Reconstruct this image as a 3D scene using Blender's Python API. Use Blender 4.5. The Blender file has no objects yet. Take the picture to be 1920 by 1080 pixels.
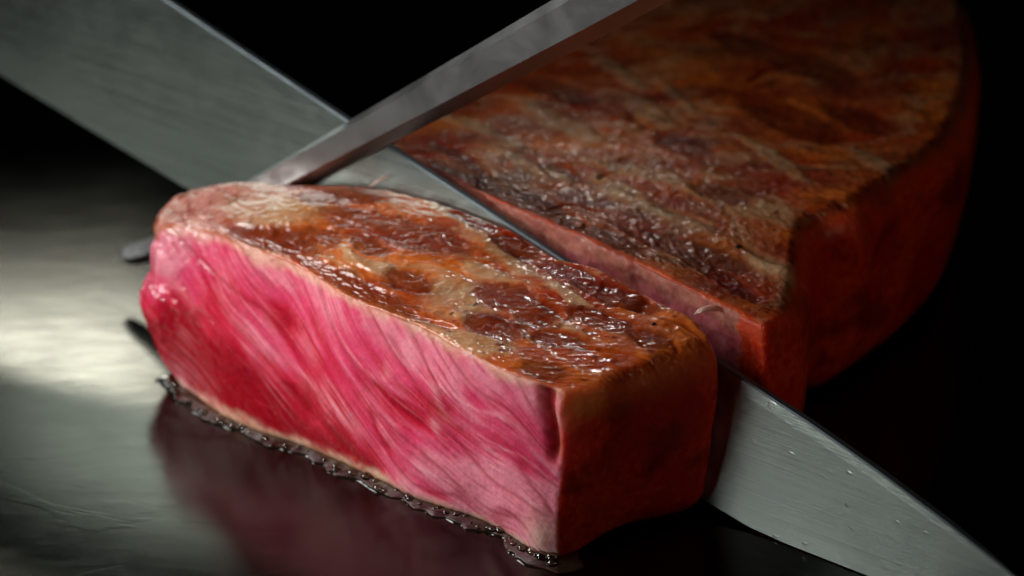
import bpy, math, random
import numpy as np
from mathutils import Vector, Matrix
random.seed(4); np.random.seed(4)
S = 0.01                      # every coordinate below is written in centimetres
sc = bpy.context.scene
COL = sc.collection

# ------------------------------------------------------------------ camera, world, lamps
PITCH = math.radians(25); DIST = 60.0
cam_d = bpy.data.cameras.new('camera'); cam = bpy.data.objects.new('camera', cam_d); COL.objects.link(cam)
cam.location = (0, -DIST*math.cos(PITCH)*S, DIST*math.sin(PITCH)*S)
cam.rotation_euler = (math.radians(90)-PITCH, 0, 0)
cam_d.lens = 100; cam_d.sensor_width = 36; cam_d.clip_start = 0.01; cam_d.clip_end = 20
cam_d.dof.use_dof = True; cam_d.dof.focus_distance = 50.3*S; cam_d.dof.aperture_fstop = 12
cam_d.dof.aperture_blades = 0
sc.camera = cam
sc.view_settings.view_transform = 'Standard'; sc.view_settings.look = 'None'
sc.view_settings.exposure = 0; sc.view_settings.gamma = 1
w = bpy.data.worlds.new('World'); sc.world = w; w.use_nodes = True
w.node_tree.nodes['Background'].inputs[0].default_value = (0.35, 0.5, 0.45, 1)
w.node_tree.nodes['Background'].inputs[1].default_value = 0.0035
sc.cycles.max_bounces = 8; sc.cycles.use_denoising = True

def area(name, loc, target, sx, sy, power, col=(1,1,1), spread=180):
    l = bpy.data.lights.new(name, 'AREA'); l.shape = 'RECTANGLE'; l.size = sx*S; l.size_y = sy*S
    l.energy = power; l.color = col; l.spread = math.radians(spread)
    o = bpy.data.objects.new(name, l); COL.objects.link(o)
    o.location = Vector(loc)*S
    o.rotation_euler = (Vector(target)-Vector(loc)).to_track_quat('-Z', 'Y').to_euler()
    return o
# window-like key from the left, low soft panel at the left, back panel over the far left of the plate
area('key_softbox', (-25, -25, 11), (-4.5, -7, 2.5), 6, 6, .035, (1, .97, .96), 45)
area('left_panel', (-28, -3, 14), (-6, -6.8, -1), 17, 26, 0.148, (1, .985, .955), 44)
area('fill_panel', (24, -26, 22), (5, -6, 2), 10, 10, .0095, (1, .60, .42), 55)
area('rim_panel', (3, 36, 28.5), (.2, -10.8, 3.5), 3.5, 2, .0007, (1, .95, .88), 13)
area('back_panel', (-17, 36, 20.5), (-9, -7.5, 0), 9, 4.5, 0.0018, (1, .97, .84), 15)

# ------------------------------------------------------------------ helpers
def link(name, me, mat=None, parent=None):
    o = bpy.data.objects.new(name, me); COL.objects.link(o)
    if mat is not None and not me.materials: me.materials.append(mat)
    if parent is not None: o.parent = parent
    return o
def props(o, label=None, cat=None, group=None, kind=None):
    if label: o['label'] = label
    if cat: o['category'] = cat
    if group: o['group'] = group
    if kind: o['kind'] = kind
    return o
def mesh_np(name, P, F, smooth=True):
    me = bpy.data.meshes.new(name)
    P = np.asarray(P, np.float32)*S
    n = len(F); k = F.shape[1]
    me.vertices.add(len(P)); me.vertices.foreach_set('co', P.ravel())
    me.loops.add(n*k); me.loops.foreach_set('vertex_index', F.astype(np.int32).ravel())
    me.polygons.add(n); me.polygons.foreach_set('loop_start', np.arange(0, n*k, k, dtype=np.int32))
    me.polygons.foreach_set('loop_total', np.full(n, k, np.int32))
    me.polygons.foreach_set('use_smooth', np.full(n, smooth))
    me.update(calc_edges=True)
    return me
def set_col(me, name, C):
    a = me.color_attributes.new(name, 'FLOAT_COLOR', 'POINT')
    D = np.ones((len(C), 4), np.float32); D[:, :3] = C
    a.data.foreach_set('color', D.ravel())
def set_f(me, name, V):
    a = me.attributes.new(name, 'FLOAT', 'POINT'); a.data.foreach_set('value', V.astype(np.float32))
def ss(a, b, x):
    t = np.clip((x-a)/(b-a), 0, 1); return t*t*(3-2*t)
def lerp(a, b, t):
    return a+(b-a)*t
def _hash(ix, iy, iz, seed):
    h = (ix.astype(np.uint32)*np.uint32(374761393) + iy.astype(np.uint32)*np.uint32(668265263)
         + iz.astype(np.uint32)*np.uint32(2147483647) + np.uint32(seed*1013904223 & 0xffffffff))
    h = (h ^ (h >> np.uint32(13)))*np.uint32(1274126177)
    h = (h ^ (h >> np.uint32(16)))*np.uint32(2246822519)
    return h ^ (h >> np.uint32(15))
def pn(X, Y, Z, seed=0):
    """gradient noise, roughly -1..1"""
    fx, fy, fz = np.floor(X), np.floor(Y), np.floor(Z)
    x, y, z = (X-fx).astype(np.float32), (Y-fy).astype(np.float32), (Z-fz).astype(np.float32)
    ix, iy, iz = fx.astype(np.int64), fy.astype(np.int64), fz.astype(np.int64)
    u, v, t = x*x*x*(x*(x*6-15)+10), y*y*y*(y*(y*6-15)+10), z*z*z*(z*(z*6-15)+10)
    out = 0
    for dx in (0, 1):
        for dy in (0, 1):
            for dz in (0, 1):
                h = _hash(ix+dx, iy+dy, iz+dz, seed)
                gx = ((h & np.uint32(1023)).astype(np.float32)/511.5-1)
                gy = (((h >> np.uint32(10)) & np.uint32(1023)).astype(np.float32)/511.5-1)
                gz = (((h >> np.uint32(20)) & np.uint32(1023)).astype(np.float32)/511.5-1)
                g = gx*(x-dx)+gy*(y-dy)+gz*(z-dz)
                out = out + g*(u if dx else 1-u)*(v if dy else 1-v)*(t if dz else 1-t)
    return out*1.35
def fbm(X, Y, Z, seed=0, o=3, gain=.5):
    s = 0; a = 1; n = 0
    for i in range(o):
        s = s+a*pn(X*2**i, Y*2**i, Z*2**i, seed+i*7); n += a; a *= gain
    return s/n
def spots(X, Y, Z, seed, dens=.5):
    """distance field to jittered points: 0 at a spot's centre, with a random size per cell"""
    fx, fy, fz = np.floor(X), np.floor(Y), np.floor(Z)
    best = np.full(X.shape, 9., np.float32)
    for dx in (-1, 0, 1):
        for dy in (-1, 0, 1):
            for dz in (-1, 0, 1):
                cx, cy, cz = fx+dx, fy+dy, fz+dz
                h = _hash(cx.astype(np.int64), cy.astype(np.int64), cz.astype(np.int64), seed)
                a = (h & np.uint32(255))/255.; b = ((h >> np.uint32(8)) & np.uint32(255))/255.
                c = ((h >> np.uint32(16)) & np.uint32(255))/255.; e = ((h >> np.uint32(24)) & np.uint32(255))/255.
                d = np.sqrt((cx+a-X)**2+(cy+b-Y)**2+(cz+c-Z)**2)
                d = np.where(e < dens, d/(.4+.6*(e/dens)), 9.)
                best = np.minimum(best, d)
    return best
class Curve:
    def __init__(s, pts):
        P = np.array(pts, float); s.P = P
        d = np.linalg.norm(np.diff(P, axis=0), axis=1)**.75
        s.t = np.concatenate([[0], np.cumsum(d)]); s.t /= s.t[-1]
        m = np.zeros_like(P)
        for i in range(len(P)):
            a, b = max(i-1, 0), min(i+1, len(P)-1)
            m[i] = (P[b]-P[a])/(s.t[b]-s.t[a])
        s.m = m
    def __call__(s, u):
        u = np.clip(u, 0, 1)
        i = np.clip(np.searchsorted(s.t, u, side='right')-1, 0, len(s.t)-2)
        h = s.t[i+1]-s.t[i]; x = ((u-s.t[i])/h)[:, None]; h = h[:, None]
        return ((2*x**3-3*x**2+1)*s.P[i] + (x**3-2*x**2+x)*h*s.m[i]
                + (-2*x**3+3*x**2)*s.P[i+1] + (x**3-x**2)*h*s.m[i+1])
def coons(F, B, L, R, u, v):
    U = u[:, None]; V = v[:, None]
    c00, c10, c01, c11 = F.P[0], F.P[-1], B.P[0], B.P[-1]
    return ((1-V)*F(u)+V*B(u) + (1-U)*L(v)+U*R(v)
            - ((1-U)*(1-V)*c00+U*(1-V)*c10+(1-U)*V*c01+U*V*c11))
def box_lattice(us, vs, ws):
    nu, nv, nw = len(us)-1, len(vs)-1, len(ws)-1
    faces = []
    def key(i, j, k): return (i*(nv+1)+j)*(nw+1)+k
    def quad(a, b, c, d): faces.append(np.stack([a.ravel(), b.ravel(), c.ravel(), d.ravel()], 1))
    i, j = np.meshgrid(np.arange(nu), np.arange(nv), indexing='ij')
    quad(key(i, j, 0), key(i, j+1, 0), key(i+1, j+1, 0), key(i+1, j, 0))
    quad(key(i, j, nw), key(i+1, j, nw), key(i+1, j+1, nw), key(i, j+1, nw))
    i, k = np.meshgrid(np.arange(nu), np.arange(nw), indexing='ij')
    quad(key(i, 0, k), key(i+1, 0, k), key(i+1, 0, k+1), key(i, 0, k+1))
    quad(key(i, nv, k), key(i, nv, k+1), key(i+1, nv, k+1), key(i+1, nv, k))
    j, k = np.meshgrid(np.arange(nv), np.arange(nw), indexing='ij')
    quad(key(0, j, k), key(0, j, k+1), key(0, j+1, k+1), key(0, j+1, k))
    quad(key(nu, j, k), key(nu, j+1, k), key(nu, j+1, k+1), key(nu, j, k+1))
    F = np.concatenate(faces)
    uniq, inv = np.unique(F.ravel(), return_inverse=True)
    F = inv.reshape(F.shape)
    kk = uniq % (nw+1); jj = (uniq//(nw+1)) % (nv+1); ii = uniq//((nw+1)*(nv+1))
    return us[ii], vs[jj], ws[kk], F
def vnormals(P, F):
    n = np.cross(P[F[:, 2]]-P[F[:, 0]], P[F[:, 3]]-P[F[:, 1]])
    N = np.zeros_like(P)
    for c in range(4):
        for a in range(3):
            N[:, a] += np.bincount(F[:, c], n[:, a], len(P))
    return N/np.maximum(np.linalg.norm(N, axis=1), 1e-12)[:, None]
def C(*v): return np.array(v, float)
def mix(A, B, t):
    return A+(B-A)*t[:, None]

# ------------------------------------------------------------------ node materials
def new_mat(name):
    m = bpy.data.materials.new(name); m.use_nodes = True
    nt = m.node_tree; return m, nt, nt.nodes['Principled BSDF']
def N(nt, t, **kw):
    n = nt.nodes.new(t)
    for k, v in kw.items():
        if k in n.inputs: n.inputs[k].default_value = v
        else: setattr(n, k, v)
    return n
def meat_material():
    m, nt, b = new_mat('seared_meat'); L = nt.links.new
    tc = N(nt, 'ShaderNodeTexCoord')
    at = N(nt, 'ShaderNodeAttribute', attribute_name='tint')
    ro = N(nt, 'ShaderNodeAttribute', attribute_name='rough')
    sb = N(nt, 'ShaderNodeAttribute', attribute_name='raw')
    n1 = N(nt, 'ShaderNodeTexNoise', Scale=900., Detail=4., Roughness=.65)
    n2 = N(nt, 'ShaderNodeTexNoise', Scale=260., Detail=3.)
    L(tc.outputs['Object'], n1.inputs['Vector']); L(tc.outputs['Object'], n2.inputs['Vector'])
    mp = N(nt, 'ShaderNodeMapRange'); mp.inputs['To Min'].default_value = .72; mp.inputs['To Max'].default_value = 1.28
    L(n1.outputs['Fac'], mp.inputs['Value'])
    mx = N(nt, 'ShaderNodeVectorMath', operation='SCALE')
    L(at.outputs['Color'], mx.inputs[0]); L(mp.outputs['Result'], mx.inputs['Scale'])
    L(mx.outputs['Vector'], b.inputs['Base Color'])
    ml = N(nt, 'ShaderNodeMath', operation='MULTIPLY_ADD'); ml.inputs[1].default_value = .22; 
    ad = N(nt, 'ShaderNodeMath', operation='SUBTRACT'); ad.inputs[1].default_value = .11
    L(n2.outputs['Fac'], ml.inputs[0]); L(ro.outputs['Fac'], ad.inputs[0]); L(ad.outputs[0], ml.inputs[2])
    L(ml.outputs[0], b.inputs['Roughness'])
    sa = N(nt, 'ShaderNodeAttribute', attribute_name='spec'); L(sa.outputs['Fac'], b.inputs['Specular IOR Level'])
    L(sb.outputs['Fac'], b.inputs['Subsurface Weight'])
    b.inputs['Subsurface Radius'].default_value = (1.0, .12, .08)
    b.inputs['Subsurface Scale'].default_value = .006
    bp = N(nt, 'ShaderNodeBump', Strength=.5, Distance=.00035)
    bp2 = N(nt, 'ShaderNodeBump', Strength=.5, Distance=.0006)
    L(n1.outputs['Fac'], bp.inputs['Height']); L(n2.outputs['Fac'], bp2.inputs['Height'])
    L(bp2.outputs['Normal'], bp.inputs['Normal']); L(bp.outputs['Normal'], b.inputs['Normal'])
    cw = N(nt, 'ShaderNodeAttribute', attribute_name='coat'); L(cw.outputs['Fac'], b.inputs['Coat Weight']); b.inputs['Coat Roughness'].default_value = .07
    L(bp2.outputs['Normal'], b.inputs['Coat Normal'])
    return m
M_MEAT = meat_material()

def steel(name, base, rough, stretch, rot=0., bump=.15, stain=.3, dist=.0002):
    m, nt, b = new_mat(name); L = nt.links.new
    tc = N(nt, 'ShaderNodeTexCoord')
    mp = N(nt, 'ShaderNodeMapping'); mp.inputs['Scale'].default_value = stretch; mp.inputs['Rotation'].default_value = (0, 0, rot)
    L(tc.outputs['Object'], mp.inputs['Vector'])
    br = N(nt, 'ShaderNodeTexNoise', Scale=1., Detail=6., Roughness=.7); L(mp.outputs['Vector'], br.inputs['Vector'])
    st = N(nt, 'ShaderNodeTexNoise', Scale=70., Detail=5., Roughness=.6, Distortion=.6); L(tc.outputs['Object'], st.inputs['Vector'])
    b.inputs['Metallic'].default_value = 1
    r1 = N(nt, 'ShaderNodeMapRange'); r1.inputs['To Min'].default_value = rough-.06; r1.inputs['To Max'].default_value = rough+.10
    L(br.outputs['Fac'], r1.inputs['Value']); 
    r2 = N(nt, 'ShaderNodeMapRange'); r2.inputs['From Min'].default_value = .45; r2.inputs['From Max'].default_value = .7; r2.inputs['To Max'].default_value = stain*.35
    L(st.outputs['Fac'], r2.inputs['Value'])
    a = N(nt, 'ShaderNodeMath', operation='ADD'); L(r1.outputs[0], a.inputs[0]); L(r2.outputs[0], a.inputs[1]); L(a.outputs[0], b.inputs['Roughness'])
    cr = N(nt, 'ShaderNodeMix', data_type='RGBA'); cr.inputs['A'].default_value = (*base, 1); cr.inputs['B'].default_value = (*[c*.72 for c in base], 1)
    L(r2.outputs[0], cr.inputs['Factor']); 
    L(cr.outputs['Result'], b.inputs['Base Color'])
    bp = N(nt, 'ShaderNodeBump', Strength=bump, Distance=dist); L(br.outputs['Fac'], bp.inputs['Height'])
    L(bp.outputs['Normal'], b.inputs['Normal'])
    return m, nt, b, bp

# ------------------------------------------------------------------ griddle
m, nt, b, bp = steel('griddle_steel', (.037, .038, .031), .15, (60, 260, 60), .5, .015, .08, .0001)
L = nt.links.new
tc = N(nt, 'ShaderNodeTexCoord')
n1 = N(nt, 'ShaderNodeTexNoise', Scale=26., Detail=3., Distortion=1.2); n2 = N(nt, 'ShaderNodeTexNoise', Scale=190., Detail=4., Roughness=.7)
mpg = N(nt, 'ShaderNodeMapping'); mpg.inputs['Scale'].default_value = (1, 2.2, 1); mpg.inputs['Rotation'].default_value = (0, 0, .5)
L(tc.outputs['Object'], mpg.inputs['Vector'])
L(mpg.outputs['Vector'], n1.inputs['Vector']); L(mpg.outputs['Vector'], n2.inputs['Vector'])
rr = N(nt, 'ShaderNodeValToRGB'); rr.color_ramp.elements[0].position = .50; rr.color_ramp.elements[1].position = .56
L(n1.outputs['Fac'], rr.inputs['Fac'])
b1 = N(nt, 'ShaderNodeBump', Strength=.04, Distance=.0002); L(rr.outputs['Color'], b1.inputs['Height']); L(bp.outputs['Normal'], b1.inputs['Normal'])
b2 = N(nt, 'ShaderNodeBump', Strength=.03, Distance=.00012); L(n2.outputs['Fac'], b2.inputs['Height']); L(b1.outputs['Normal'], b2.inputs['Normal'])
L(b2.outputs['Normal'], b.inputs['Normal'])
G = np.array([(-90, -60, 0), (90, -60, 0), (90, 110, 0), (-90, 110, 0), (-90, -60, -1.2), (90, -60, -1.2), (90, 110, -1.2), (-90, 110, -1.2)], float)
GF = np.array([(0, 1, 2, 3), (7, 6, 5, 4), (0, 4, 5, 1), (1, 5, 6, 2), (2, 6, 7, 3), (3, 7, 4, 0)])
props(link('griddle', mesh_np('griddle', G, GF, False), m), 'dark brushed steel griddle plate under the steak, smeared with grease', kind='structure')

# ------------------------------------------------------------------ meat
# browned islands and pale streaks of the two tops: centre along, centre across, half length, half width, turn
MARKS = {'slice': ([ (2.97,0.72,0.87,0.37,0.28),(2.72,2.81,0.55,0.57,0.20),(3.79,2.14,0.59,0.38,0.12),(5.16,0.37,1.33,0.38,-0.04),(4.81,2.35,0.88,0.40,0.10),(5.86,1.23,0.31,0.20,0.06),(6.18,3.26,0.37,0.24,-0.10),(7.38,3.20,0.65,0.22,-0.27),(7.23,1.89,0.43,0.33,0.08),(8.08,1.81,0.31,0.29,0.36),(7.83,1.11,0.49,0.29,0.15),(8.86,1.47,0.35,0.24,0.29),(8.84,2.44,0.47,0.23,0.05),(3.69,1.31,0.46,0.19,0.11),(5.12,3.41,0.43,0.17,-0.07),(8.59,3.24,0.49,0.23,0.17),(9.45,0.49,0.27,0.35,0.63),(9.66,2.55,0.36,0.18,0.22),(4.51,1.61,0.44,0.17,0.04) ],
                   [ (6.87,1.38,0.56,0.45,0.02),(8.04,0.43,0.50,0.45,0.26),(6.35,2.86,0.84,0.16,-0.22),(8.07,2.58,0.61,0.10,-0.05),(3.25,2.05,0.95,0.14,-0.01),(2.28,1.54,0.74,0.49,0.00),(5.38,1.22,0.80,0.10,0.04),(6.84,0.09,0.59,0.19,0.05),(8.24,1.31,0.35,0.06,-0.29),(4.72,3.26,0.84,0.07,-0.26),(8.17,1.93,0.61,0.08,-0.06),(4.38,1.26,0.73,0.05,-0.10),(6.59,2.23,0.40,0.17,0.15) ]),
         'block': ([ (2.01,1.30,0.95,0.20,-0.45),(3.62,0.41,0.90,0.49,0.17),(3.97,2.20,0.43,0.24,-0.30),(5.60,0.26,0.85,0.33,0.18),(7.19,1.19,1.06,0.27,0.20),(7.88,0.80,0.85,0.17,-0.15),(2.04,5.86,0.82,0.34,-0.26),(5.58,4.90,0.61,0.35,-0.39),(6.50,7.15,1.10,0.37,-0.29),(6.10,9.31,0.91,0.42,-0.20),(7.34,3.42,0.58,0.21,0.09),(7.62,7.88,0.67,0.30,-0.08),(4.54,9.77,0.73,0.36,-0.40) ],
                   [ (5.55,3.21,1.22,0.21,0.13),(7.77,3.37,1.11,0.32,0.09),(4.21,5.88,0.91,0.24,-0.57),(1.84,2.95,1.38,0.15,-0.23),(2.96,4.35,1.38,0.28,-0.38),(4.26,6.84,0.84,0.10,-0.67),(7.15,5.49,0.85,0.14,-0.44),(2.96,2.18,0.60,0.18,-0.26),(5.29,2.38,0.58,0.18,-0.27),(8.75,6.51,0.67,0.15,-0.27),(2.64,7.34,0.81,0.18,-0.50) ])}
def mark_field(X, Y, marks):
    f = np.zeros_like(X)
    for x, y, rx, ry, an in marks:
        c_, s_ = math.cos(an), math.sin(an)
        p_ = ((X-x)*c_+(Y-y)*s_)/(rx*1.15+.05); q_ = (-(X-x)*s_+(Y-y)*c_)/(ry*1.25)
        f = np.maximum(f, np.exp(-(p_*p_+q_*q_)**1.3*.7))
    return f
def meat(name, cur, dims, res, rad, style, seed, parent=None):
    TF, TB, TL, TR, BF, BB, BL, BR = [Curve(c) for c in cur]
    Ld, Td, Hd = dims
    us, vs, ws = [np.linspace(0, 1, int(d/res)+1) for d in dims]
    if style == 'block':
        vs = vs**1.6
    u, v, w_, F = box_lattice(us, vs, ws)
    p = np.stack([u*Ld, v*Td, w_*Hd], 1); D = np.array([Ld, Td, Hd])
    r = (rad + (.20 if style == 'slice' else .25)*np.exp(-(p[:, 0]/1.0)**2)
         + (.42 if style == 'slice' else .55)*ss(Ld-1.0, Ld-.1, p[:, 0])*ss(0.2, 1.5, p[:, 1]))[:, None]
    inner = np.clip(p, r, D-r); de = p-inner; ln = np.linalg.norm(de, axis=1, keepdims=True)
    q = inner + r*de/np.maximum(ln, 1e-9)
    U, V, W = (q/D).T
    P = (1-W[:, None])*coons(BF, BB, BL, BR, U, V) + W[:, None]*coons(TF, TB, TL, TR, U, V)
    a, t, h = q.T                                   # metric coordinates along, across and up
    dF, dB, dT, dBo, dL, dR = t, Td-t, Hd-h, h, a, Ld-a
    bulge = 4*W*(1-W)
    nrm = np.array([-.643, -.766, 0])
    if style == 'slice':
        P += nrm*(.16*bulge*np.exp(-dF/.8))[:, None]
        P += np.array([-1, .1, 0])*(.42*np.sin(np.pi*np.clip(W*1.15, 0, 1))*np.exp(-dL/.9))[:, None]
        P += np.array([0.6, -.5, 0])*(.14*bulge*np.exp(-dR/.6))[:, None]
        P[:, 2] -= .3*np.exp(-dL/.8)*ss(.6, 1, 1-W)*0
    else:
        P += np.array([.75, -.6, 0])*(.22*bulge*np.exp(-dR/1.2))[:, None]
    Nn = vnormals(P, F)
    wob = lambda s, k: fbm(a*k, t*k, h*k, seed+s, 2)
    # which surface a point belongs to
    edge_n = .10*fbm(a*1.6, t*1.6, h*1.6, seed+3, 4, .65)
    cutF = ss(-.05, .06, np.minimum(np.minimum(dT, dBo), dR-(.0 if style == 'slice' else .55+.4*fbm(a*0, t*2, h*1.8, seed+90, 4, .6))) + edge_n + (.02 if style == 'slice' else .0) - dF)
    cutB = ss(-.05, .06, np.minimum(np.minimum(dT, dBo), dR) + edge_n - dB) if style == 'slice' else 0*a
    cut = np.maximum(cutF, cutB)
    top = ss(-.1, .25, np.minimum(dF, dR)-dT+.1*wob(5, 1.2))*(1-cut)
    side = (1-cut)*(1-top)
    # ---- raw cut face: fibres running down to the right
    ang = -np.radians(33)+.20*fbm(a*.25, h*.25, t*0, seed+9, 2)
    fa = a*np.cos(ang)+h*np.sin(ang); fb = -a*np.sin(ang)+h*np.cos(ang)
    wa = .5*fbm(a*.35, h*.35, t*.35, seed+11, 2); fb2 = fb+wa*.35
    f1 = pn(fa*.33, fb2*1.5, t*.5, seed+13)
    f2 = pn(fa*.55, fb2*4.2, t, seed+14)
    f3 = pn(fa*.8, fb2*11., t, seed+15)
    f4 = pn(fa*1.1, fb2*17., t, seed+16)
    f5 = fbm(a*1.1, h*1.4, t, seed+12, 3)
    grain = fbm(a*9, t*9, h*9, seed+17, 2)
    fat = np.exp(-(np.abs(pn(fa*.30, fb2*1.25, t, seed+18))/.055)**2)*ss(-.5, .3, wob(19, .5))
    fat2 = np.exp(-(np.abs(pn(fa*.45, fb2*3.1, t, seed+20))/.11)**2)*ss(-.3, .5, wob(21, .7))
    x01 = a/Ld
    pale = .40*x01+.34*f1+.22*f2+.035*f3+.05*f4+.30*f5-.12+.22*wob(22, .45)-.30*ss(.55, .1, h/Hd)*ss(.75, .2, x01)+.30*ss(.5, 0, h/Hd)*ss(.45, .95, x01)
    pale = pale+.44*ss(.45, .95, x01)*ss(.8, .2, h/Hd)
    pale = pale+.45*np.exp(-a/1.1)*ss(.30, .62, h/Hd)+.20*np.exp(-a/2.5)*ss(.5,.8,h/Hd)
    pale = pale-.35*np.exp(-((a-.9)/.9)**2-((h-1.25)/.55)**2)
    pale = pale+.30*ss(.65, 1, h/Hd)+.25*ss(.5, 1, x01)*ss(.6, .1, h/Hd)
    deep, red, pink, palep, fatc = C(.26, .0015, .008), C(.47, .008, .034), C(.60, .050, .125), C(.69, .20, .27), C(.78, .44, .44)
    raw = mix(np.broadcast_to(deep, P.shape), red, ss(-.25, .08, pale))
    raw = mix(raw, pink, ss(.0, .30, pale)); raw = mix(raw, palep, ss(.28, .62, pale))
    raw = mix(raw, fatc, np.clip(.42*fat*(.6+f4)+.30*fat2*(.6+f4), 0, 1)*ss(-.1, .3, pale+.1))
    raw = mix(raw, C(.34, .006, .03), .45*ss(.15, .6, -f3*.8-f4))
    fil = np.exp(-(np.abs(pn(fa*.35, fb2*4.5, t, seed+24))/.13)**2)*ss(-.1, .4, wob(25, .8))
    raw = mix(raw, C(.74, .30, .36), .28*fil)
    raw = mix(raw, C(.30, .004, .012), .5*np.exp(-(np.abs(pn(fa*.25, fb2*.9, t, seed+51))/.05)**2))
    # cooked rim next to the seared surfaces
    rim = np.minimum(dT, dBo*.8)
    rw = (.09 if style == 'slice' else .36)+.20*wob(23, 1.3)+.08*wob(26, 4)+.05*f2 + .10*np.exp(-a/1.2)
    cooked = ss(rw+.15, rw-.08, rim)
    rimc = mix(np.broadcast_to(C(.62, .36, .24), P.shape), C(.72, .50, .36), ss(-.3, .4, f3))
    rimc = mix(rimc, C(.30, .10, .03), ss(.15, .5, f2+.4*grain)*.8)
    rimc = mix(rimc, C(.74, .40, .36), .6*ss(2.2, .4, a))
    if style == 'block': rimc = mix(rimc, C(.28, .075, .022), .55+.35*ss(-.2, .4, f2+grain))
    raw = mix(raw, rimc, cooked*(.72 if style == 'slice' else .8))
    raw = mix(raw, C(.26, .10, .03), ss(.16, .02, dBo)*.8)
    if style == 'block': raw = mix(raw, C(.27, .085, .065), .55+.25*ss(-.3, .4, f1)+0*a)
    # ---- seared crust
    X, Y = a, t
    if style == 'block': X, Y = a, t
    wx = X+.35*fbm(a*.8, t*.8, h*.8, seed+30, 2); wy = Y+.35*fbm(a*.8+9, t*.8, h*.8, seed+31, 2)
    az, bz = wx*.93+wy*.36, -wx*.36+wy*.93          # sear islands stretched a little along the slice
    if style == 'block': az, bz = wx*.80+wy*.6, -wx*.6+wy*.80
    k = 1.0 if style == 'slice' else .7
    sp = spots(az*.85*k, bz*1.45*k, h*1.0, seed+32, .9)+.34*fbm(a*2.4, t*2.4, h*2.4, seed+33, 4, .6)
    sp2 = spots(az*1.6*k, bz*2.8*k, h*1.8, seed+34, .7)+.34*fbm(a*6, t*6, h*6, seed+35, 2)
    big = fbm(az*.42, bz*.8, h*.5, seed+36, 3)
    veinraw = np.abs(pn(az*.38*k, bz*.95*k, h*.6, seed+37)+.25*fbm(a*1.5, t*1.5, h*1.5, seed+38, 3))
    vein = np.exp(-(veinraw/.10)**2)*ss(-.35, .25, wob(39, .35))
    vein2 = np.exp(-(np.abs(pn(az*1.0, bz*2.6, h*2, seed+40)+.2*wob(41, 3))/.06)**2)*ss(-.2, .3, wob(42, .6))
    fine = fbm(a*7, t*7, h*7, seed+43, 3, .6)
    mot = fbm(az*.62*k, bz*1.45*k, h*.9, seed+47, 5, .58)
    wX = u*Ld+.22*fbm(a*1.3, t*1.3, h*1.3, seed+80, 3)+.05*fbm(a*5, t*5, h*5, seed+82, 2)
    wY = v*Td+.22*fbm(a*1.3+7, t*1.3, h*1.3, seed+81, 3)+.05*fbm(a*5+7, t*5, h*5, seed+83, 2)
    fd = mark_field(wX, wY, MARKS[style][0]); ft = mark_field(wX, wY, MARKS[style][1])
    med = fbm(az*2.6, bz*3.2, h*2.5, seed+84, 5, .62)
    net = np.abs(fbm(az*.50*k, bz*1.15*k, h*.7, seed+70, 4, .55)+.03)
    rightw = (1-.9*ss(.72, .86, a/Ld)) if style == 'slice' else 1
    tanm = np.maximum(ss(.15, .80, ft+.55*med), .62*ss(.10, .01, net+.05*wob(71, .6))*rightw)
    tanm = np.clip(tanm*(.92+.5*fbm(a*3.3, t*3.3, h*3.3, seed+72, 3))*(1-.9*ss(.35, .7, fd)), 0, 1)
    base = mix(np.broadcast_to(C(.31, .020, .002), P.shape), C(.60, .14, .014), ss(-.3, .45, big+.35*fine))
    tan = mix(np.broadcast_to(C(.42, .20, .075), P.shape), C(.50, .31, .17), ss(-.4, .4, fbm(a*2.5, t*2.5, h*2.5, seed+48, 3)))
    crust = mix(base, tan, np.clip(vein*.12+.18*vein2*(1-fd)+tanm, 0, 1)*.9)
    sear = np.maximum(ss(.64, .40, sp), .85*ss(.50, .28, sp2))*(1-.8*vein)*(1-.9*tanm)*(.25 if style == 'slice' else .5)
    sear = np.maximum(sear, ss(.22, .72, fd+.50*med))
    crust = mix(crust, C(.085, .005, .001), np.clip(sear*(.75+.5*fine)+.35*ss(.1, .45, mot), 0, 1)*.92)
    crust = mix(crust, C(.045, .008, .003), np.clip(ss(.36, .05, sp)*ss(-.4, .5, big*-1+.3*fine), 0, 1)*.75)
    crust = mix(crust, C(.02, .006, .003), ss(.50, .62, fbm(a*5, t*5, h*5, seed+44, 2))*.8)
    fr = ss(.40, .22, spots(a*3.6, t*3.6, h*3.6, seed+68, .6)+.1*fine)*ss(.55, .8, a/Ld)
    crust = mix(crust, C(.10, .007, .002), fr*.8)
    if style == 'block': crust = mix(crust, C(.22, .12, .05), .22*ss(-.3, .4, wob(73, .5)))
    if style == 'block': crust = crust*.66          # darker colour stands in for the dimmer light on the block
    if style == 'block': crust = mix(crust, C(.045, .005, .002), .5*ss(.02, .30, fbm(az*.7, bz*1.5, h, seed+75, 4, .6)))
    if style == 'slice':                            # the left end of the top is paler and less browned
        lw = ss(2.9, .9, a+.5*wob(45, 1))*.65
        crust = mix(crust, mix(np.broadcast_to(C(.52, .25, .21), P.shape), C(.22, .022, .012), ss(-.08, .22, fbm(a*3.2, t*3.2, h, seed+46, 3))), lw)
    sidec = mix(np.broadcast_to(C(.42, .012, .003), P.shape), C(.55, .05, .008), ss(-.1, .5, fine+big))
    sidec = mix(sidec, C(.16, .008, .003), ss(-.05, .35, fbm(a*.9, t*.9, h*1.1, seed+91, 4, .6))*.75)
    sidec = mix(sidec, C(.50, .14, .025), ss(.9, .05, dT+.3*wob(92, 1.5))*(.75 if style == 'slice' else .25))  # orange glow of the lit shoulder painted in, fading down from the top
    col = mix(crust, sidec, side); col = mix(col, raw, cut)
    # ---- relief (cm)
    d_raw = .040*f1+.012*f2+.004*f3+.0035*f4+.006*grain+.045*f5 + .008*(fat+.6*fat2) + .07*fbm(a*.5, h*.6, t, seed+50, 2)
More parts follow.
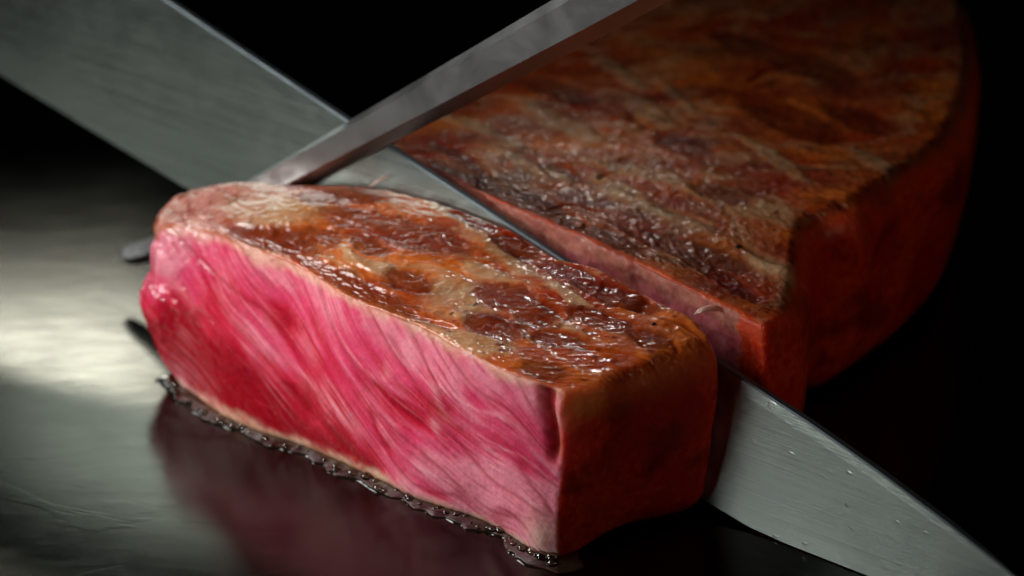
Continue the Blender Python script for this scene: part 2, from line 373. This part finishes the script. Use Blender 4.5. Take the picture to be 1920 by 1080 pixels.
    groove = np.exp(-(np.abs(pn(fa*.25, fb2*.9, t, seed+51))/.04)**2)
    d_raw -= .022*groove*ss(-.2, .3, f5)
    nug = ss(.42, .15, spots(a*3.2, t*3.2, h*3.2, seed+52, .35))*ss(1.3, .2, dT+.3*x01*4*0)
    d_raw += .02*nug*ss(.3,1.,a) + .018*ss(3.2, .3, a)*fbm(a*7, t*7, h*7, seed+53, 2)
    d_cr = -.03*ss(.3, .7, fd)+.02*ss(.3, .7, ft)+.012*ss(.45, .1, spots(a*4.5, t*4.5, h*4.5, seed+65, .5))+.055*big + .012*vein + .010*vein2 + .006*fine + .003*fbm(a*18, t*18, h*18, seed+54, 2)
    wr = 1-np.abs(fbm(az*2., bz*2.5, h*2, seed+55, 3)); d_cr += .012*ss(.84, 1, wr)+.006*ss(.85, 1, 1-np.abs(fbm(a*5, t*5, h*5, seed+66, 2)))
    d_cr -= .10*np.exp(-(np.abs(pn(az*.30, bz*1.3, h*.5, seed+56)+.05)/.03)**2)*ss(0, .5, wob(57, .4))
    d_side = .05*big+.007*fine+.06*wob(58, .9)+.002*fbm(a*12, t*12, h*12, seed+59, 2)
    if style == 'block': d_raw = d_raw*1.6+.05*fbm(a*2.5, t*2.5, h*2.5, seed+96, 3, .6)
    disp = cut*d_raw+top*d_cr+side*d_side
    if style == 'slice':
        # split near the right corner of the cut face
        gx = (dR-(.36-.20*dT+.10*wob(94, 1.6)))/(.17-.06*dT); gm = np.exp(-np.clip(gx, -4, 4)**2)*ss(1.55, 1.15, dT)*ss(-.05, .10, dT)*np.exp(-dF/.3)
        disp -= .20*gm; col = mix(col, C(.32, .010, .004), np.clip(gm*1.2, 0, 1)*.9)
        lipm = np.exp(-((dR-.0)/.11)**2)*(.55+.9*wob(95, 2.5))*ss(1.7, .9, dT)*np.exp(-dF/.2)
        disp += .05*lipm; col = mix(col, C(.62, .30, .18), np.clip(lipm, 0, 1)*.6)
        # ragged fibres at the left silhouette and a crest on the far left corner
        disp += np.exp(-a/.9)*(.02*fbm(a*1.1, t*1.1, h*1.1, seed+60, 2)+.06*fbm(a*3.5, t*3.5, h*3.5, seed+62, 3))
        disp -= .12*np.exp(-a/.6)*np.exp(-((h-2.35)/.28)**2)
        P[:, 2] += (.16*np.exp(-((a-.9)/.5)**2-((t-2.0)/.8)**2)*ss(.6, 1, W))
        # dip of the cut face and fat lobe at the bottom right corner
        lobe = np.exp(-((a-(Ld-.35))/.35)**2-((h-.45)/.45)**2)*cutF
        disp += .08*lobe; col = mix(col, C(.62, .44, .34), lobe*.75)
    else:
        disp = disp*np.where(t > 2.2, 1.15, 1.)
        # seam of pale fat running to the step of the outline
        sw = .30*wob(61, .7)+.06*wob(63, 3)
        sm = np.exp(-(((v*Td)-(1.72+.66*(1-u)+sw))/(.2+.12*wob(64, 1.1)))**2)*top*ss(.25, .5, u)*ss(-.5, .1, wob(67, 1.))
        col = mix(col, C(.46, .30, .16), sm*.75); disp += .04*sm-.05*np.exp(-(((v*Td)-(1.95+.66*(1-u)+sw))/.07)**2)*top*ss(.3, .6, u)*ss(-.2, .3, wob(69, .9))
    P = P+Nn*disp[:, None]
    P[:, 2] = np.where(P[:, 2] < .03, .03+.02*(P[:, 2]-.03), P[:, 2])
    rough = side*.16 + cut*(.36+.10*f2-.16*np.exp(-a/2.0)) + (1-cut)*(.30+.10*fine-.08*ss(.4, .0, sp)-.05*vein2)
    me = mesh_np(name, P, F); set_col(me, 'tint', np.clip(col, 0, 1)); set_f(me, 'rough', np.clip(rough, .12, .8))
    set_f(me, 'spec', .24-.14*cut)
    set_f(me, 'coat', np.clip(.65*top*(1 if style == 'slice' else .42)+.07*cut+.75*cut*np.exp(-(a/1.6)**2)*ss(.35, .6, h/Hd)+.04*side, 0, 1))
    set_f(me, 'raw', np.clip(.5*cut+.15*(1-cut)+.6*side, 0, 1))
    return link(name, me, M_MEAT, parent)

S_TF=[(-6.69,-3.93,3.20),(-5.94,-4.41,3.30),(-5.14,-5.34,3.40),(-3.96,-6.35,3.40),(-3.00,-7.64,3.40),(-1.71,-8.86,3.40),(-0.84,-9.93,3.40),(0.00,-10.76,3.40),(0.86,-11.32,3.35)]
S_TB=[(-5.14,-1.99,3.07),(-3.76,-3.05,3.61),(-2.67,-3.91,3.95),(-1.62,-4.77,4.07),(-0.90,-5.36,4.10),(0.00,-6.13,4.06),(0.78,-6.83,3.83),(1.55,-7.45,3.90),(2.30,-8.12,3.73),(3.12,-8.83,3.60),(3.86,-9.49,3.39)]
S_TL=[(-6.69,-3.93,3.20),(-7.00,-3.41,3.20),(-6.69,-2.66,3.30),(-5.91,-2.49,3.35),(-5.14,-1.99,3.07)]
S_TR=[(0.86,-11.32,3.35),(1.72,-11.20,3.40),(2.86,-10.35,3.40),(3.86,-9.49,3.39)]
S_BF=[(-6.55,-4.51,0.00),(-5.42,-6.05,0.00),(-3.92,-7.13,0.00),(-2.56,-8.37,0.00),(-1.55,-9.27,0.00),(-0.38,-10.05,0.00),(0.38,-10.99,0.00),(0.81,-11.23,0.00)]
S_BR=[(0.81,-11.23,0.00),(1.32,-10.90,0.00),(2.28,-10.24,0.00),(3.61,-9.70,0.00)]
S_BB=[(-5.30,-2.60,0.00),(-2.33,-4.95,0),(.64,-7.3,0),(3.61,-9.70,0.00)]
S_BL=[(-6.55,-4.51,0.00),(-6.63,-3.77,0.00),(-5.30,-2.60,0.00)]
sl = meat('steak_slice', (S_TF, S_TB, S_TL, S_TR, S_BF, S_BB, S_BL, S_BR), (10.4, 3.6, 3.5), .025, .09, 'slice', 100)
props(sl, 'thick front slice of steak with pink raw cut face and browned glossy top', 'steak slice')

R_TF=[(-2.70,-3.00,4.32),(-2.06,-3.55,4.40),(-1.32,-4.20,4.38),(-0.61,-4.84,4.26),(0.20,-5.53,4.17),(0.99,-6.21,4.09),(1.66,-6.78,4.03),(2.79,-7.77,3.83),(3.71,-8.56,3.68),(4.44,-9.20,3.56)]
R_TR=[(4.44,-9.20,3.56),(5.06,-8.40,3.55),(5.40,-7.01,3.70),(5.50,-6.2,3.78),(5.62,-5.6,3.86),(5.92,-5.2,3.92),(6.32,-5.0,3.96),(6.75,-4.7,4.00),(7.15,-4.1,4.00),(7.66,-3.44,4.00),(9.01,-1.22,4.00),(10.01,2.75,4.00),(10.35,6.89,4.00),(9.97,9.94,4.00)]
R_TB=[(2.8,10.6,4.0),(4.5,10.9,4.1),(7,10.8,4.1),(9.97,9.94,4.0)]
R_TL=[(-2.70,-3.00,4.32),(-2.35,-1.6,4.1),(-1.3,.6,4.0),(0,3.2,4.0),(1.2,6.0,4.0),(2.2,9.2,4.0),(2.8,10.6,4.0)]
R_BF=[(-2.9,-3.35,0),(-.5,-5.4,0),(2,-7.45,0),(4.25,-9.42,0)]
R_BR=[(4.25,-9.42,0),(4.95,-8.45,0),(5.28,-7.0,0),(5.42,-5.9,0),(5.62,-5.2,0),(6.2,-4.9,0),(6.75,-4.2,0),(7.4,-3.3,0),(8.6,-1.1,0),(9.6,2.75,0),(9.9,6.8,0),(9.6,9.8,0)]
R_BB=[(2.8,10.4,0),(4.5,10.8,0),(7,10.6,0),(9.6,9.8,0)]
R_BL=[(-2.9,-3.35,0),(-2.4,-1.5,0),(-1.3,.8,0),(0,3.4,0),(1.2,6.2,0),(2.8,10.4,0)]
bk = meat('steak_block', (R_TF, R_TB, R_TL, R_TR, R_BF, R_BB, R_BL, R_BR), (9.4, 15.5, 3.9), .034, .10, 'block', 500)
props(bk, 'large uncut remainder of the browned steak standing behind the knife', 'steak')

# ------------------------------------------------------------------ knife, standing in the cut
TH = math.radians(-40); LEAN = math.radians(8)
dv = np.array([math.cos(TH), math.sin(TH), 0]); nbv = np.array([-math.sin(TH), math.cos(TH), 0])
uv = nbv*math.sin(LEAN)+np.array([0, 0, math.cos(LEAN)]); nv_ = np.cross(dv, uv)   # nv_ points to the viewer side
if nv_[1] > 0: nv_ = -nv_
OO = np.array([4.2, -10.2, 0.])
kn = bpy.data.objects.new('kitchen_knife', None); COL.objects.link(kn); kn.empty_display_size = .01
R = Matrix(((dv[0], -nv_[0], uv[0]), (dv[1], -nv_[1], uv[1]), (dv[2], -nv_[2], uv[2])))
kn.matrix_world = Matrix.Translation(Vector(OO)*S) @ R.to_4x4()
props(kn, 'long steel kitchen knife cutting down between the front slice and the rest of the steak', 'knife')
# local axes: x along the blade to the tip, y away from the viewer, z up the blade
sx = np.linspace(-25.5, 7.4, 220)
spz = np.interp(sx, [-25.5, -15.4, -10.4, -9.11, -5.03, -.7, 1.0, 2.4, 3.9, 5.29, 6.6, 7.4], [8.55, 6.33, 5.09, 4.80, 3.83, 2.77, 2.36, 1.97, 1.50, 1.01, .50, .18])
edz = np.interp(sx, [-25.5, -20.34, -17.26, -14.34, -6, 0.0, .8, 3.0, 5.4, 7.4], [4.5, 3.6, 3.05, 2.53, 1.10, .06, .02, .02, .05, .16])
prof = []
for s_, zt, ze in zip(sx, spz, edz):
    hh = zt-ze; th_ = .20*min(1, max(hh, .02)/1.2)*(1 if s_ < 4 else max(.15, (7.6-s_)/3.6))
    prof.append([(s_, .012+0*th_, zt-.035*min(1, hh)), (s_, .035, zt), (s_, th_-.02, zt), (s_, th_, zt-.04*min(1, hh)),
                 (s_, .62*th_+.01, ze+.25*hh), (s_, .012, ze), (s_, 0.0, ze+.004), (s_, -.0, ze+.10*hh), (s_, 0.0, ze+.5*hh), (s_, .0, ze+.9*hh)])
prof = np.array(prof); ns, npf = prof.shape[:2]
idx = np.arange(ns*npf).reshape(ns, npf)
Fk = []
for i in range(ns-1):
    for j in range(npf):
        j2 = (j+1) % npf; Fk.append((idx[i, j], idx[i, j2], idx[i+1, j2], idx[i+1, j]))
Fk = np.array(Fk); jcol = np.tile(np.arange(npf), ns-1); is_sp = jcol <= 2
sp_me = mesh_np('spine', prof.reshape(-1, 3), Fk[is_sp], False)
me = mesh_np('blade', prof.reshape(-1, 3), Fk[~is_sp], False)
import bmesh
bm = bmesh.new(); bm.from_mesh(me)
bm.verts.ensure_lookup_table()
bm.faces.new([bm.verts[i] for i in idx[0]]); bm.faces.new([bm.verts[i] for i in idx[-1]][::-1])
bm.to_mesh(me); bm.free()
m, nt, b, bp = steel('knife_steel', (.37, .43, .395), .28, (16, 60, 1900), .04, .22, .12, .0003)
rl = N(nt, 'ShaderNodeMapRange'); rl.inputs['From Min'].default_value = .35; rl.inputs['From Max'].default_value = .6; rl.inputs['To Min'].default_value = .82; rl.inputs['To Max'].default_value = 1.
nt.links.new(bp.inputs['Height'].links[0].from_socket, rl.inputs['Value'])
vs_ = N(nt, 'ShaderNodeVectorMath', operation='SCALE'); nt.links.new(b.inputs['Base Color'].links[0].from_socket, vs_.inputs[0]); nt.links.new(rl.outputs[0], vs_.inputs['Scale']); nt.links.new(vs_.outputs['Vector'], b.inputs['Base Color'])
# grease drops and dried streaks near the cut
tc = N(nt, 'ShaderNodeTexCoord'); mpd = N(nt, 'ShaderNodeMapping'); mpd.inputs['Scale'].default_value = (260, 260, 520); mpd.inputs['Rotation'].default_value = (0, .08, 0)
nt.links.new(tc.outputs['Object'], mpd.inputs['Vector'])
nd = N(nt, 'ShaderNodeTexNoise', Scale=1., Detail=2.); nt.links.new(mpd.outputs['Vector'], nd.inputs['Vector'])
rd = N(nt, 'ShaderNodeValToRGB'); rd.color_ramp.elements[0].position = .68; rd.color_ramp.elements[1].position = .76
nt.links.new(nd.outputs['Fac'], rd.inputs['Fac'])
sxyz = N(nt, 'ShaderNodeSeparateXYZ'); nt.links.new(tc.outputs['Object'], sxyz.inputs[0])
mr = N(nt, 'ShaderNodeMapRange'); mr.inputs['From Min'].default_value = -.01; mr.inputs['From Max'].default_value = .01; nt.links.new(sxyz.outputs['X'], mr.inputs['Value'])
mm_ = N(nt, 'ShaderNodeMath', operation='MULTIPLY'); nt.links.new(rd.outputs['Color'], mm_.inputs[0]); nt.links.new(mr.outputs[0], mm_.inputs[1])
bd = N(nt, 'ShaderNodeBump', Strength=.3, Distance=.0002); nt.links.new(mm_.outputs[0], bd.inputs['Height']); nt.links.new(bp.outputs['Normal'], bd.inputs['Normal'])
nt.links.new(bd.outputs['Normal'], b.inputs['Normal'])
link('blade', me, m, kn)
ms_, nts_, bs_, _ = steel('spine_steel', (.13, .155, .17), .5, (30, 300, 300), 0., .2, .5, .0002)
link('spine', sp_me, ms_, kn)
# handle, beyond the left of the frame
def loft(name, rings, mat, parent, caps=True, smooth=True):
    P = np.array(rings, float); n, k = P.shape[:2]; ix = np.arange(n*k).reshape(n, k); Fs = []
    for i in range(n-1):
        for j in range(k): Fs.append((ix[i, j], ix[i, (j+1) % k], ix[i+1, (j+1) % k], ix[i+1, j]))
    me = mesh_np(name, P.reshape(-1, 3), np.array(Fs), smooth)
    bm = bmesh.new(); bm.from_mesh(me); bm.verts.ensure_lookup_table()
    if caps:
        bm.faces.new([bm.verts[i] for i in ix[0]]); bm.faces.new([bm.verts[i] for i in ix[-1]][::-1])
    bmesh.ops.recalc_face_normals(bm, faces=bm.faces[:]); bm.to_mesh(me); bm.free()
    return link(name, me, mat, parent)
def ring(x, y, z, ry, rz, k=20):
    return [(x, y+ry*math.cos(2*math.pi*i/k), z+rz*math.sin(2*math.pi*i/k)) for i in range(k)]
mh, nth, bh = new_mat('dark_wood'); bh.inputs['Base Color'].default_value = (.03, .018, .012, 1); bh.inputs['Roughness'].default_value = .45
wn = N(nth, 'ShaderNodeTexNoise', Scale=90., Detail=4.); wb = N(nth, 'ShaderNodeBump', Strength=.3, Distance=.0003)
nth.links.new(wn.outputs['Fac'], wb.inputs['Height']); nth.links.new(wb.outputs['Normal'], bh.inputs['Normal'])
loft('bolster', [ring(x, .1, 7.5-.2*(x+25.5), r*.6, r) for x, r in ((-24.8, 1.0), (-25.6, 1.25), (-26.6, 1.3), (-27.2, 1.25))], m, kn)
loft('handle', [ring(x, .1, 7.5-.2*(x+25.5), r*.66, r) for x, r in ((-27.1, 1.3), (-29, 1.35), (-32, 1.3), (-36, 1.4), (-38.5, 1.5), (-39.2, 1.1))], mh, kn)

# ------------------------------------------------------------------ steel bar tool pressing behind the slice
T0 = np.array([-8.22, -.07, .55]); T1 = np.array([1.68, -6.92, 8.79]); tdir = (T1-T0)/np.linalg.norm(T1-T0)
camv = np.array([0, -math.cos(PITCH), math.sin(PITCH)])
e1 = np.cross(tdir, camv); e1 /= np.linalg.norm(e1)
if e1[2] < 0: e1 = -e1                                   # across the bar, up and left in view
e2 = np.cross(e1, tdir); e2 = e2 if e2@camv > 0 else -e2  # towards the viewer
Ltot = 34.0
rings = []
for s_ in [0, .04, .1, .2, .35, .6, 1]+[1.5+.5*i for i in range(66)]:
    wv = (.26+.25*min(1, s_/14.))*(1-.75*math.exp(-(s_/.16)))*.5*2*.62
    hv = (.16+.12*min(1, s_/14.))*(1-.6*math.exp(-(s_/.16)))*.9
    c = T0+tdir*s_; bend = max(0, 1.6-s_); c = c+np.array([0, 0, .10*bend*bend])   # the foot of the bar flattens out
    al = math.radians(-6+30*math.exp(-s_/4.)); g1 = e1*math.cos(al)-e2*math.sin(al); g2 = e1*math.sin(al)+e2*math.cos(al)   # the bar is slightly twisted
    if bend > 0:
        q_ = Matrix.Rotation(math.radians(17*bend/1.6), 3, Vector(np.cross(tdir, [0, 0, 1])).normalized())
        if (q_ @ Vector(tdir)).z > tdir[2]: q_ = q_.transposed()
        g1 = np.array(q_ @ Vector(g1)); g2 = np.array(q_ @ Vector(g2))
    # hexagonal section: broad face to the viewer, bevel on the upper edge, flat under-side
    gr_ = min(1, s_/14.)
    pts = [(-wv*.74, hv*.82), (-wv*.80, hv*.72), (-wv*1.6, -hv*.7), (-wv*1.5, -hv), (wv*.9, -hv), (wv*(1.25+.35*gr_), -hv*.2), (wv*1.06, hv*.70), (wv*1.0, hv*.82)]
    rings.append([c+g1*a_+g2*b_ for a_, b_ in pts])
m2, nt2, b22, _ = steel('tool_steel', (.46, .47, .47), .28, (90, 90, 90), 0., .15, .15, .0002)
tool = bpy.data.objects.new('steel_bar_utensil', None); COL.objects.link(tool); tool.empty_display_size = .01
loft('bar', rings, m2, tool, smooth=False)
gr = []
for s_, r in ((33.5, .5), (34.3, .9), (36, 1.1), (40, 1.15), (45, 1.1), (46, .7)):
    c = T0+tdir*s_; gr.append([c+e1*r*math.cos(2*math.pi*i/16)+e2*r*math.sin(2*math.pi*i/16) for i in range(16)])
loft('grip', gr, mh, tool)
props(tool, 'long plain steel bar crossing the knife blade, its tip poking out left of the slice', 'utensil')

# ------------------------------------------------------------------ sizzling fat along the foot of the slice
mo, nto, bo = new_mat('hot_fat')
bo.inputs['Base Color'].default_value = (.012, .009, .005, 1); bo.inputs['Roughness'].default_value = .04; bo.inputs['Coat Weight'].default_value = 1
bo.inputs['Coat Roughness'].default_value = .02; bo.inputs['Transmission Weight'].default_value = .15; bo.inputs['IOR'].default_value = 1.45
foot = Curve([(-6.75, -4.1, 0)]+[(x, y, 0) for x, y, _ in S_BF]+[(1.15, -11.1, 0)])
nseg = 420; tt = np.linspace(0, 1, nseg)
cpt = foot(tt); tan_ = np.gradient(cpt, axis=0); tan_ /= np.linalg.norm(tan_, axis=1)[:, None]
outn = np.stack([tan_[:, 1], -tan_[:, 0], 0*tt], 1); outn *= np.sign((outn@np.array([-.643, -.766, 0])))[:, None]
wid = .30+.42*fbm(tt*14, tt*0, tt*0, 7, 3)+.22*ss(.86, .97, tt)+.05*ss(.1, .0, tt)
wid = np.clip(wid, .07, .6)*np.sin(np.pi*np.clip((tt+.004)*30, 0, .5))*np.sin(np.pi*np.clip((1.004-tt)*22, 0, .5))
kk = 14; pr_ = []
for j in range(kk+1):
    f = j/kk
    hgt = .055*math.sin(math.pi*f)**.5*(1.15-.45*f)*(wid/.3)**.4
    hgt = hgt*(1+.55*fbm(tt*26, f*1.5+0*tt, tt*0, 11, 2))+.006
    pr_.append(cpt+outn*(-.12+(wid+.12)*f)[:, None]+np.stack([0*tt, 0*tt, hgt if 0 < j < kk else hgt*0+.004], 1))
PP = np.stack(pr_, 1); ix = np.arange(nseg*(kk+1)).reshape(nseg, kk+1)
Ff = np.stack([ix[:-1, :-1].ravel(), ix[:-1, 1:].ravel(), ix[1:, 1:].ravel(), ix[1:, :-1].ravel()], 1)
fatp = link('melted_fat', mesh_np('melted_fat', PP.reshape(-1, 3), Ff), mo)
props(fatp, 'narrow bubbling rim of dark melted fat along the foot of the front slice', 'melted fat')
mb, ntb, bb = new_mat('bubble_film')             # a thin film: clear in the middle, mirror-like at the rim
bb.inputs['Base Color'].default_value = (.8, .75, .6, 1); bb.inputs['Roughness'].default_value = .03
tr_ = N(ntb, 'ShaderNodeBsdfTransparent'); tr_.inputs[0].default_value = (.82, .78, .68, 1)
gl_ = N(ntb, 'ShaderNodeBsdfGlossy', Roughness=.04); lw_ = N(ntb, 'ShaderNodeLayerWeight', Blend=.35)
ms2 = N(ntb, 'ShaderNodeMixShader'); ntb.links.new(lw_.outputs['Fresnel'], ms2.inputs[0]); ntb.links.new(tr_.outputs[0], ms2.inputs[1]); ntb.links.new(gl_.outputs[0], ms2.inputs[2])
ntb.links.new(ms2.outputs[0], ntb.nodes['Material Output'].inputs['Surface'])
def dome(k=14, r_=6):
    V = []; Fs = []
    for i in range(r_+1):
        ph = (math.pi/2)*i/r_
        for j in range(k):
            t = 2*math.pi*j/k; V.append((math.cos(ph)*math.cos(t), math.cos(ph)*math.sin(t), math.sin(ph)*.85))
    for i in range(r_):
        for j in range(k): Fs.append((i*k+j, i*k+(j+1) % k, (i+1)*k+(j+1) % k, (i+1)*k+j))
    return mesh_np('bubble', V, np.array(Fs))
dm = dome()
rng = random.Random(8)
spotsb = [(.22+.0*i, 0) for i in range(0)]
bt = [rng.uniform(.05, .95) for _ in range(14)]+[.06, .09, .13, .155, .17, .21, .25, .31, .33, .35, .37, .39, .43, .47, .52, .54, .56, .575, .59, .62, .65, .68, .70, .72, .735, .755, .775, .79, .81, .84, .86, .88, .90, .925, .945]
for i, t_ in enumerate(bt):
    q_ = min(nseg-1, int(t_*(nseg-1))); rr_ = rng.uniform(.045, .115) if t_ < .9 else rng.uniform(.09, .16)
    o = link('bubble', dm, mb, fatp)
    c = cpt[q_]+outn[q_]*rng.uniform(.03, max(.05, wid[q_]-rr_))
    o.location = Vector((c[0], c[1], .035))*S; o.scale = (rr_, rr_, rr_)

# ------------------------------------------------------------------ small things
def shred(name, pts, rad, colr, parent):
    mm, nn, bb_ = new_mat(name+'_flesh'); bb_.inputs['Base Color'].default_value = (*colr, 1); bb_.inputs['Roughness'].default_value = .3
    bb_.inputs['Subsurface Weight'].default_value = .3; bb_.inputs['Subsurface Scale'].default_value = .002
    cu = Curve(pts); rs = []
    n = 26
    for i in range(n):
        t = i/(n-1); c = cu(np.array([t]))[0]; r = rad*math.sin(math.pi*(.06+.9*t))**.7
        rs.append([c+np.array([math.cos(a_)*r*.6, math.sin(a_)*r*.5, math.sin(a_+.6)*r]) for a_ in np.linspace(0, 2*math.pi, 10, endpoint=False)])
    return loft(name, rs, mm, parent)

shred('meat_shred', [(3.25,-8.62,3.50),(3.33,-8.72,3.62),(3.52,-8.70,3.66),(3.72,-8.62,3.60),(3.80,-8.55,3.48)], .05, (.50,.30,.24), bk)
shred('meat_fibre', [(-2.75,-3.95,3.98),(-2.6,-4.0,4.12),(-2.35,-3.95,4.25)], .025, (.6,.3,.22), sl)

def fleck(loc, r, label):
    bmf = bmesh.new(); bmesh.ops.create_icosphere(bmf, subdivisions=2, radius=1)
    for v in bmf.verts:
        k_ = .75+.5*rng.random(); v.co = Vector((v.co.x*r*1.3*k_, v.co.y*r*k_, v.co.z*r*.6*k_))*S
    mef = bpy.data.meshes.new('pepper_fleck'); bmf.to_mesh(mef); bmf.free()
    o = link('pepper_fleck', mef, M_PEP); o.location = Vector(loc)*S
    props(o, label, 'pepper fleck', 'burnt pepper flecks on the meat')
M_PEP, ntp, bpp = new_mat('burnt_pepper'); bpp.inputs['Base Color'].default_value = (.006, .004, .003, 1); bpp.inputs['Roughness'].default_value = .3
import mathutils
def on_top(o, x, y):
    bpy.context.view_layer.update()
    ok, p_, n_, i_ = o.ray_cast(Vector((x, y, 8))*S, Vector((0, 0, -1)))
    return (x, y, p_.z/S+.02) if ok else (x, y, 3.8)
fleck(on_top(bk, 4.19, -6.42), .05, 'black pepper fleck on the browned top of the large rear steak')
fleck(on_top(sl, 2.49, -9.28), .035, 'black pepper fleck on the glossy top of the front slice')
